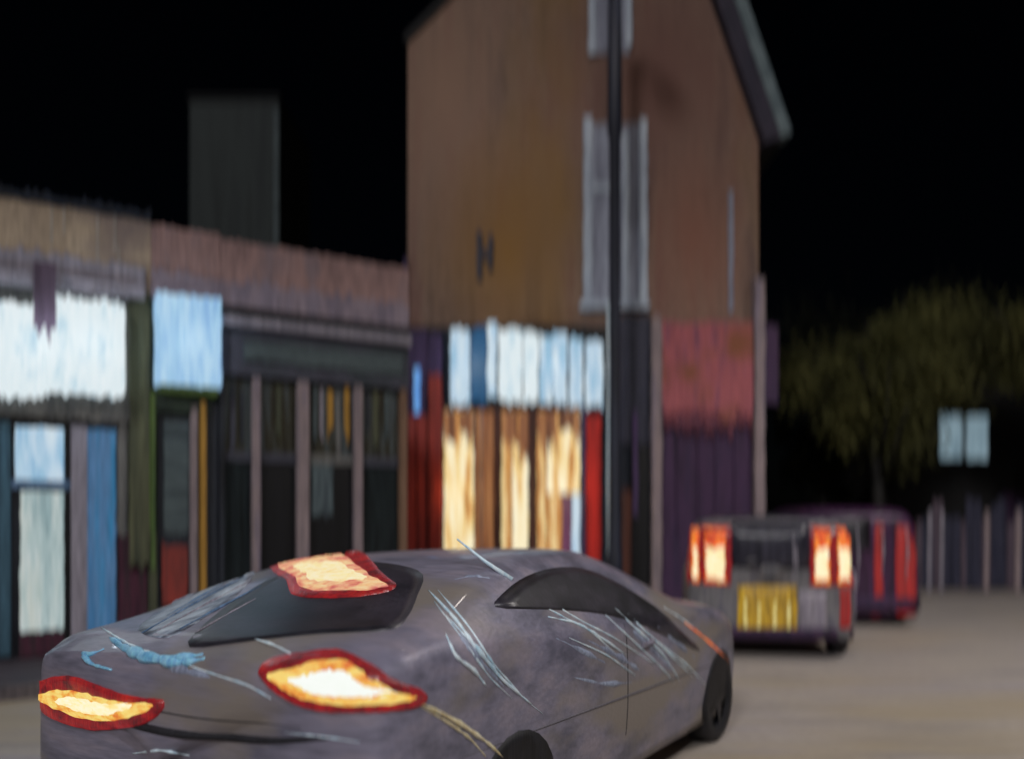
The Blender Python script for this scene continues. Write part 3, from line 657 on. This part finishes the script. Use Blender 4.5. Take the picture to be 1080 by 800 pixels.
# the big grey saloon in front
TH = R(33)
tab = [(0, .97, 1.02, 1.10, .90), (.12, 1.03, 1.08, 1.13, .96), (.4, 1.05, 1.13, 1.12, .98), (.65, 1.05, 1.20, 1.12, .95), (1.0, 1.04, 1.315, 1.12, .90), (1.35, 1.02, 1.385, 1.12, .85), (1.75, 1.0, 1.41, 1.12, .82), (2.25, .98, 1.40, 1.12, .80),
       (2.7, .97, 1.31, 1.11, .78), (3.35, .93, 1.03, 1.10, .86), (3.9, .86, .95, 1.08, .84), (4.28, .76, .85, 1.03, .78), (4.45, .66, .74, .96, .68)]
CW = 1.18
tab = [(a, b, c, d*1.055, e*1.05) for a, b, c, d, e in tab]
car = Car('saloon_car', 'large mauve grey saloon in the foreground with three glowing rear lamps', (-.49-CW*math.cos(TH), 3.04+CW*math.sin(TH), 0), (0, 0, -TH), tab, 4.45, 'paint', rear_round=.07, low=.13, lean=.05, sill=.97)
for x, y in ((1.04, .95), (1.04, 3.72), (-1.04, .95), (-1.04, 3.72)): car.wheel(x, y, .31)
# glass
car.patch('rear_window', [(200, 682), (214, 660), (244, 636), (282, 612), (320, 598), (372, 592), (420, 596), (446, 606), (440, 628), (430, 650), (410, 664), (340, 668), (262, 676)], car.pix, 'glass', .006, .01, soft=True, rings=8)
lean_ = .05
for sg in (1, -1):
    fn = (lambda sg: lambda a, b: car.side(a, b, sg))(sg)
    so = [(q.y, q.z-lean_*q.x) for q in (car.pix(*p)[0] for p in ((522, 639), (534, 622), (556, 608), (584, 600), (614, 600), (646, 612), (680, 632), (712, 658), (738, 684), (700, 668), (660, 652), (620, 644), (570, 641)))]
    car.patch('side_window', [(a, b+lean_*sg*1.0) for a, b in so], fn, 'glass', .006, .01, rings=6, soft=True)
    car.strip('shut_line', [(2.1, 1.02), (2.1, .7), (2.08, .4)], fn, 'seam', .003, .0, taper=False)
    car.strip('side_moulding', [(.5, .64), (2, .62), (3.0, .60), (3.9, .57)], fn, 'mouldinggrey', .007, -.001)
    car.patch('door_handle', [(2.3, .86), (2.46, .86), (2.46, .89), (2.3, .89)], fn, 'paint', .025, .01, rings=2)
car.patch('windscreen', [(-.74, 3.25), (.74, 3.25), (.7, 2.98), (.64, 2.7), (-.64, 2.7), (-.7, 2.98)], car.top, 'glass', .006, .01)
car.strip('bumper_line', [(-.95, .76), (-.4, .72), (.2, .72), (.6, .74), (.98, .8)], car.rear, 'seam', .02, -.006)
car.strip('boot_seam', [(-.8, .82), (-.3, .80), (.3, .80), (.8, .82)], car.rear, 'seam', .003, .0)
# rear lamps: red lens with lit core
def lampset(name, lens, core, mat, seed, inner):
    L_ = car.patch(name, lens, car.pix, 'lens', .016, .02, rings=6, sub=5, wob=.5, seed=seed, soft=True)
    C_ = car.patch('bulb_glow', core, car.pix, mat, .026, .02, L_, rings=5, sub=5, wob=1.0, seed=seed+1, soft=True)
    cx = sum(p[0] for p in core)/len(core); cy = sum(p[1] for p in core)/len(core)
    car.patch('bulb_centre', [(cx+(a-cx)*.74, cy+(b-cy)*.62) for a, b in core], car.pix, inner, .032, .02, C_, rings=4, sub=5, wob=1.2, seed=seed+2, soft=True)
    return L_
LENS = {'l': [(33, 728), (48, 716), (72, 712), (100, 720), (128, 731), (152, 735), (172, 738), (170, 750), (150, 763), (110, 769), (76, 764), (46, 750)],
        'r': [(274, 708), (288, 696), (330, 688), (362, 687), (392, 702), (414, 716), (444, 728), (448, 738), (430, 746), (380, 750), (335, 748), (304, 736), (284, 722)],
        'h': [(285, 592), (306, 582), (352, 580), (382, 584), (404, 606), (418, 618), (404, 626), (360, 631), (312, 629), (302, 612), (290, 604)]}
CORE = {'l': [(42, 735), (60, 727), (84, 727), (112, 735), (140, 740), (163, 741), (158, 749), (132, 757), (96, 757), (66, 748)],
        'r': [(284, 712), (310, 706), (336, 700), (366, 700), (388, 714), (412, 728), (436, 735), (410, 741), (366, 742), (326, 736), (300, 724)],
        'h': [(294, 596), (316, 589), (360, 587), (376, 598), (394, 611), (410, 620), (380, 625), (324, 624), (312, 611), (300, 604)]}
lampset('tail_lamp', LENS['l'], CORE['l'], 'coreedge', 3, 'core')
lampset('tail_lamp', LENS['r'], CORE['r'], 'coreedge', 5, 'corehot')
lampset('brake_lamp', LENS['h'], CORE['h'], 'corepinkedge', 7, 'corepink')
# quarter light with reflections in its colour; body highlights laid on as strips
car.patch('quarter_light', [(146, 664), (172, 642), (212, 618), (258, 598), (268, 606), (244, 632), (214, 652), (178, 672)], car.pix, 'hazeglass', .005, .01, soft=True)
for k, (a, b) in enumerate((((150, 668), (258, 608)), ((166, 666), (266, 612)), ((190, 664), (276, 618)), ((206, 668), (270, 632)), ((176, 650), (236, 616)))):
    car.strip('trim', [a, ((a[0]+b[0])/2+3, (a[1]+b[1])/2-2), b], car.pix, ('bluepost', 'lav')[k % 2], .006, .006, wob=.5, seed=k)  # reflections across the quarter glass, laid on as strips
base, bn = car.pix(540, 611)
o_ = car.mi @ Vector((0, 0, EYE)); q_ = car.mi @ Vector(((482-540)/F, 1, EYE-(568-HZ)/F)); dd = (q_-o_).normalized()
tip = o_+dd*((base-o_).length)
mid = (base+tip)/2+Vector((0, 0, -.008))
MB().tube([base, mid, tip], [.014, .009, .004], 8).build('aerial', 'trim', car.body, True)
def stroke(path, mat='trim', w=.005, seed=1, lift=.004): car.strip('trim', path, car.pix, mat, w*1.9, lift-.003, wob=.5, seed=seed)  # reflections and highlights of the body, modelled as thin raised strips
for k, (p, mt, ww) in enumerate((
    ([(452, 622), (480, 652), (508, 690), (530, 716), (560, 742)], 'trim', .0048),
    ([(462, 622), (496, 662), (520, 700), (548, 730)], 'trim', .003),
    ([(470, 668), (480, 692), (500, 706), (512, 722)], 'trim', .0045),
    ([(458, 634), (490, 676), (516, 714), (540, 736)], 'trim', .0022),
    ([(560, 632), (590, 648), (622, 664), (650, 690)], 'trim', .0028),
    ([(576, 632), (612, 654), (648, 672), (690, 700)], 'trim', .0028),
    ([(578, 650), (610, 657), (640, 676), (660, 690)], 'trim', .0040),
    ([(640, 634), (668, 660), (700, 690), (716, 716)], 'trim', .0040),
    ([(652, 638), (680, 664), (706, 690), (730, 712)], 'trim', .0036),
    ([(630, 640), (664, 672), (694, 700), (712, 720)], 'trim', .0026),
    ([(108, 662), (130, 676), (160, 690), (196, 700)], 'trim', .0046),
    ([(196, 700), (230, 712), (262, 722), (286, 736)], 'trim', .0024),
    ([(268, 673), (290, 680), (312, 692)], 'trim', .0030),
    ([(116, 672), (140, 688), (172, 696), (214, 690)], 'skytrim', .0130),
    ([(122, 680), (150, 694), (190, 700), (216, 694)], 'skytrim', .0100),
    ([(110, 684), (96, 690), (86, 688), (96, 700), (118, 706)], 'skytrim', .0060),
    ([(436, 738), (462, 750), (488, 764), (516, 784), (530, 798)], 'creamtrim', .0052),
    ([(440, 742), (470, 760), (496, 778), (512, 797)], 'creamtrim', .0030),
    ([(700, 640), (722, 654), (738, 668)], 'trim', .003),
    ([(722, 656), (738, 668), (756, 684), (768, 696)], 'orangelamp', .004),  # lights reflected along the bonnet edge, as a glowing strip
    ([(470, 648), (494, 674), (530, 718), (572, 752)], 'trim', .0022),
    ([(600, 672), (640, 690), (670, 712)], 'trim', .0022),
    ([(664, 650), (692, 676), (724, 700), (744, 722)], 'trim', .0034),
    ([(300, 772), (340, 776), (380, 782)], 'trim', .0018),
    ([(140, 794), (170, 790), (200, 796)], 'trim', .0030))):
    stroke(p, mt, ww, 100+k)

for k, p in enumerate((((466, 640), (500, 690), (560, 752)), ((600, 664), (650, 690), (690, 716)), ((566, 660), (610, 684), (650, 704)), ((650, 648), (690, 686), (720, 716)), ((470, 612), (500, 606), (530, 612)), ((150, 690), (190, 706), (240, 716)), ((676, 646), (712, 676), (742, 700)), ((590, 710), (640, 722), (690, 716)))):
    car.strip('scuff', list(p), car.pix, 'sheen', .030, -.021, wob=.25, seed=300+k)  # broad sheen of the bodywork, laid on as lighter strips
# silver estate seen from behind
tab2 = [(0, 1.0, 1.50, .90, .84), (.1, 1.02, 1.58, .935, .86), (.4, 1.03, 1.62, .945, .84), (1.5, 1.0, 1.62, .945, .80), (1.9, .98, 1.4, .94, .72), (2.25, .92, 1.0, .93, .72), (2.6, .75, .80, .86, .6), (2.75, .6, .64, .78, .5)]
sc_ = Car('estate_car', 'silver grey estate standing right of the lamp post with yellow rear plate and lit lamps', (2.94, 9.72, 0), (0, 0, R(-10)), tab2, 2.75, 'silver', .06, sill=.95)
for x, y in ((.82, .56), (.82, 2.15), (-.82, .56), (-.82, 2.15)): sc_.wheel(x, y, .3, .18)
sc_.patch('rear_window', [(-.43, 1.04), (.43, 1.04), (.43, 1.40), (.42, 1.56), (-.42, 1.56), (-.43, 1.40)], sc_.rear, 'silverdark', .008, .01)
sc_.patch('roof', [(-.8, .12), (.8, .12), (.76, .9), (.72, 1.5), (-.72, 1.5), (-.76, .9)], sc_.top, 'silverdark', .012, .03, rings=6, sub=6)
for sg in (1, -1):
    sc_.patch('side_window', [(.3, 1.08), (1.9, 1.06), (1.7, 1.3), (1.5, 1.48), (.4, 1.50)], (lambda sg: lambda a, b: sc_.side(a, b, sg))(sg), 'glass', .006, .01)
def V2(px): return (px-813)*.01078
def H2(py): return EYE-(py-HZ)*.01078
def rq(a, b, y0, y1): return [(V2(a), H2(y1)), (V2(b), H2(y1)), (V2(b), H2((y0+y1)/2)), (V2(b), H2(y0)), (V2(a), H2(y0)), (V2(a), H2((y0+y1)/2))]
for a, b, inn in ((728, 773, ((733, 740), (745, 768))), (853, 899, ((857, 873), (880, 894)))):
    lp = sc_.patch('tail_lamp', rq(a, b, 556, 616), sc_.rear, 'lens', .02, .02, rings=4, sub=3, wob=.008, seed=a)
    for k, (c, d_) in enumerate(inn):
        sc_.patch('indicator', rq(c, d_, 558, 614), sc_.rear, 'lens_orange', .026, .02, lp, rings=3, sub=4, wob=.008, seed=a+k)
        sc_.patch('bulb_glow', rq(c+1.5, d_-1.5, 576, 610), sc_.rear, 'core', .034, .02, lp, rings=3, sub=4, wob=.014, seed=a+k+5)
npl = sc_.patch('number_plate', rq(780, 840, 618, 670), sc_.rear, 'plate', .022, .02, rings=3, sub=3, wob=.01, seed=9)
for k, px in enumerate((786, 800, 816, 830)):
    sc_.patch('plate_mark', rq(px, px+3, 630+3*(k % 2), 668), sc_.rear, 'platestroke', .027, .01, npl, rings=2, sub=3, wob=.01, seed=30+k)
sc_.patch('tailgate_panel', rq(843, 870, 622, 682), sc_.rear, streak('pale_lilac', [(124, 118, 130), (140, 134, 142)], (10, 10, 2)), .012, .02, rings=3, wob=.01)
sc_.patch('reflector', rq(884, 894, 618, 660), sc_.rear, 'redglow', .016, .02, rings=3, wob=.01)
sc_.patch('bumper', [(-.88, .24), (.88, .24), (.9, .36), (.2, .37), (-.9, .36)], sc_.rear, 'darkpurple', .05, .02, rings=3)
for px, a, b in ((835, 560, 616), (897, 552, 660), (838, 575, 612)):
    sc_.strip('trim', [(V2(px), H2(a)), (V2(px+1), H2((a+b)/2)), (V2(px), H2(b))], sc_.rear, 'lav', .009, .03, wob=.4)  # pale upright streaks, laid on as raised strips
# plum van
tab3 = [(0, 1.0, 1.66, .90, .82), (.15, 1.02, 1.74, .93, .84), (2.6, 1.0, 1.76, .93, .80), (3.3, .98, 1.3, .93, .76), (3.8, .9, .98, .9, .7), (4.2, .7, .76, .8, .6)]
vx = 12.65
vn = Car('van', 'dark plum van just beyond the silver estate with tall red rear lamps', (WX(968, vx)-.93, vx, 0), (0, 0, R(-8)), tab3, 4.2, 'plum', .03, low=.16, sill=.97)
vn.t['category'] = 'van'
VX = lambda px: (px-968)/F*vx+.93
VZ = lambda py: EYE-(py-HZ)/F*vx
for x, y in ((.82, .8), (.82, 3.3), (-.82, .8), (-.82, 3.3)): vn.wheel(x, y, .32, .18)
def vq(a, b, y0, y1): return [(VX(a), VZ(y1)), (VX(b), VZ(y1)), (VX(b), VZ((y0+y1)/2)), (VX(b), VZ(y0)), (VX(a), VZ(y0)), (VX(a), VZ((y0+y1)/2))]
vn.patch('tail_lamp', vq(942, 962, 554, 646), vn.rear, 'redglow', .02, .02, rings=3, wob=.012, seed=2)
vn.patch('tail_lamp', vq(838, 856, 552, 622), vn.rear, 'redglow', .02, .02, rings=3, wob=.012, seed=3)
vn.patch('reflector', vq(920, 929, 552, 650), vn.rear, 'redglow', .02, .02, rings=3, wob=.012, seed=4)
vn.patch('rear_window', vq(862, 916, 545, 580), vn.rear, 'glass', .01, .02, rings=3)
vn.patch('bumper', [(-.88, .25), (.88, .25), (.9, .46), (-.9, .46)], vn.rear, 'darkpurple', .06, .02, rings=3)
for px, a, b in ((927, 554, 606), (951, 554, 610), (902, 552, 620)):
    vn.strip('trim', [(VX(px), VZ(a)), (VX(px+1.5), VZ((a+b)/2)), (VX(px), VZ(b))], vn.rear, 'lav', .014, .045, wob=.5)  # white highlights by the red lamps, built as pale strips
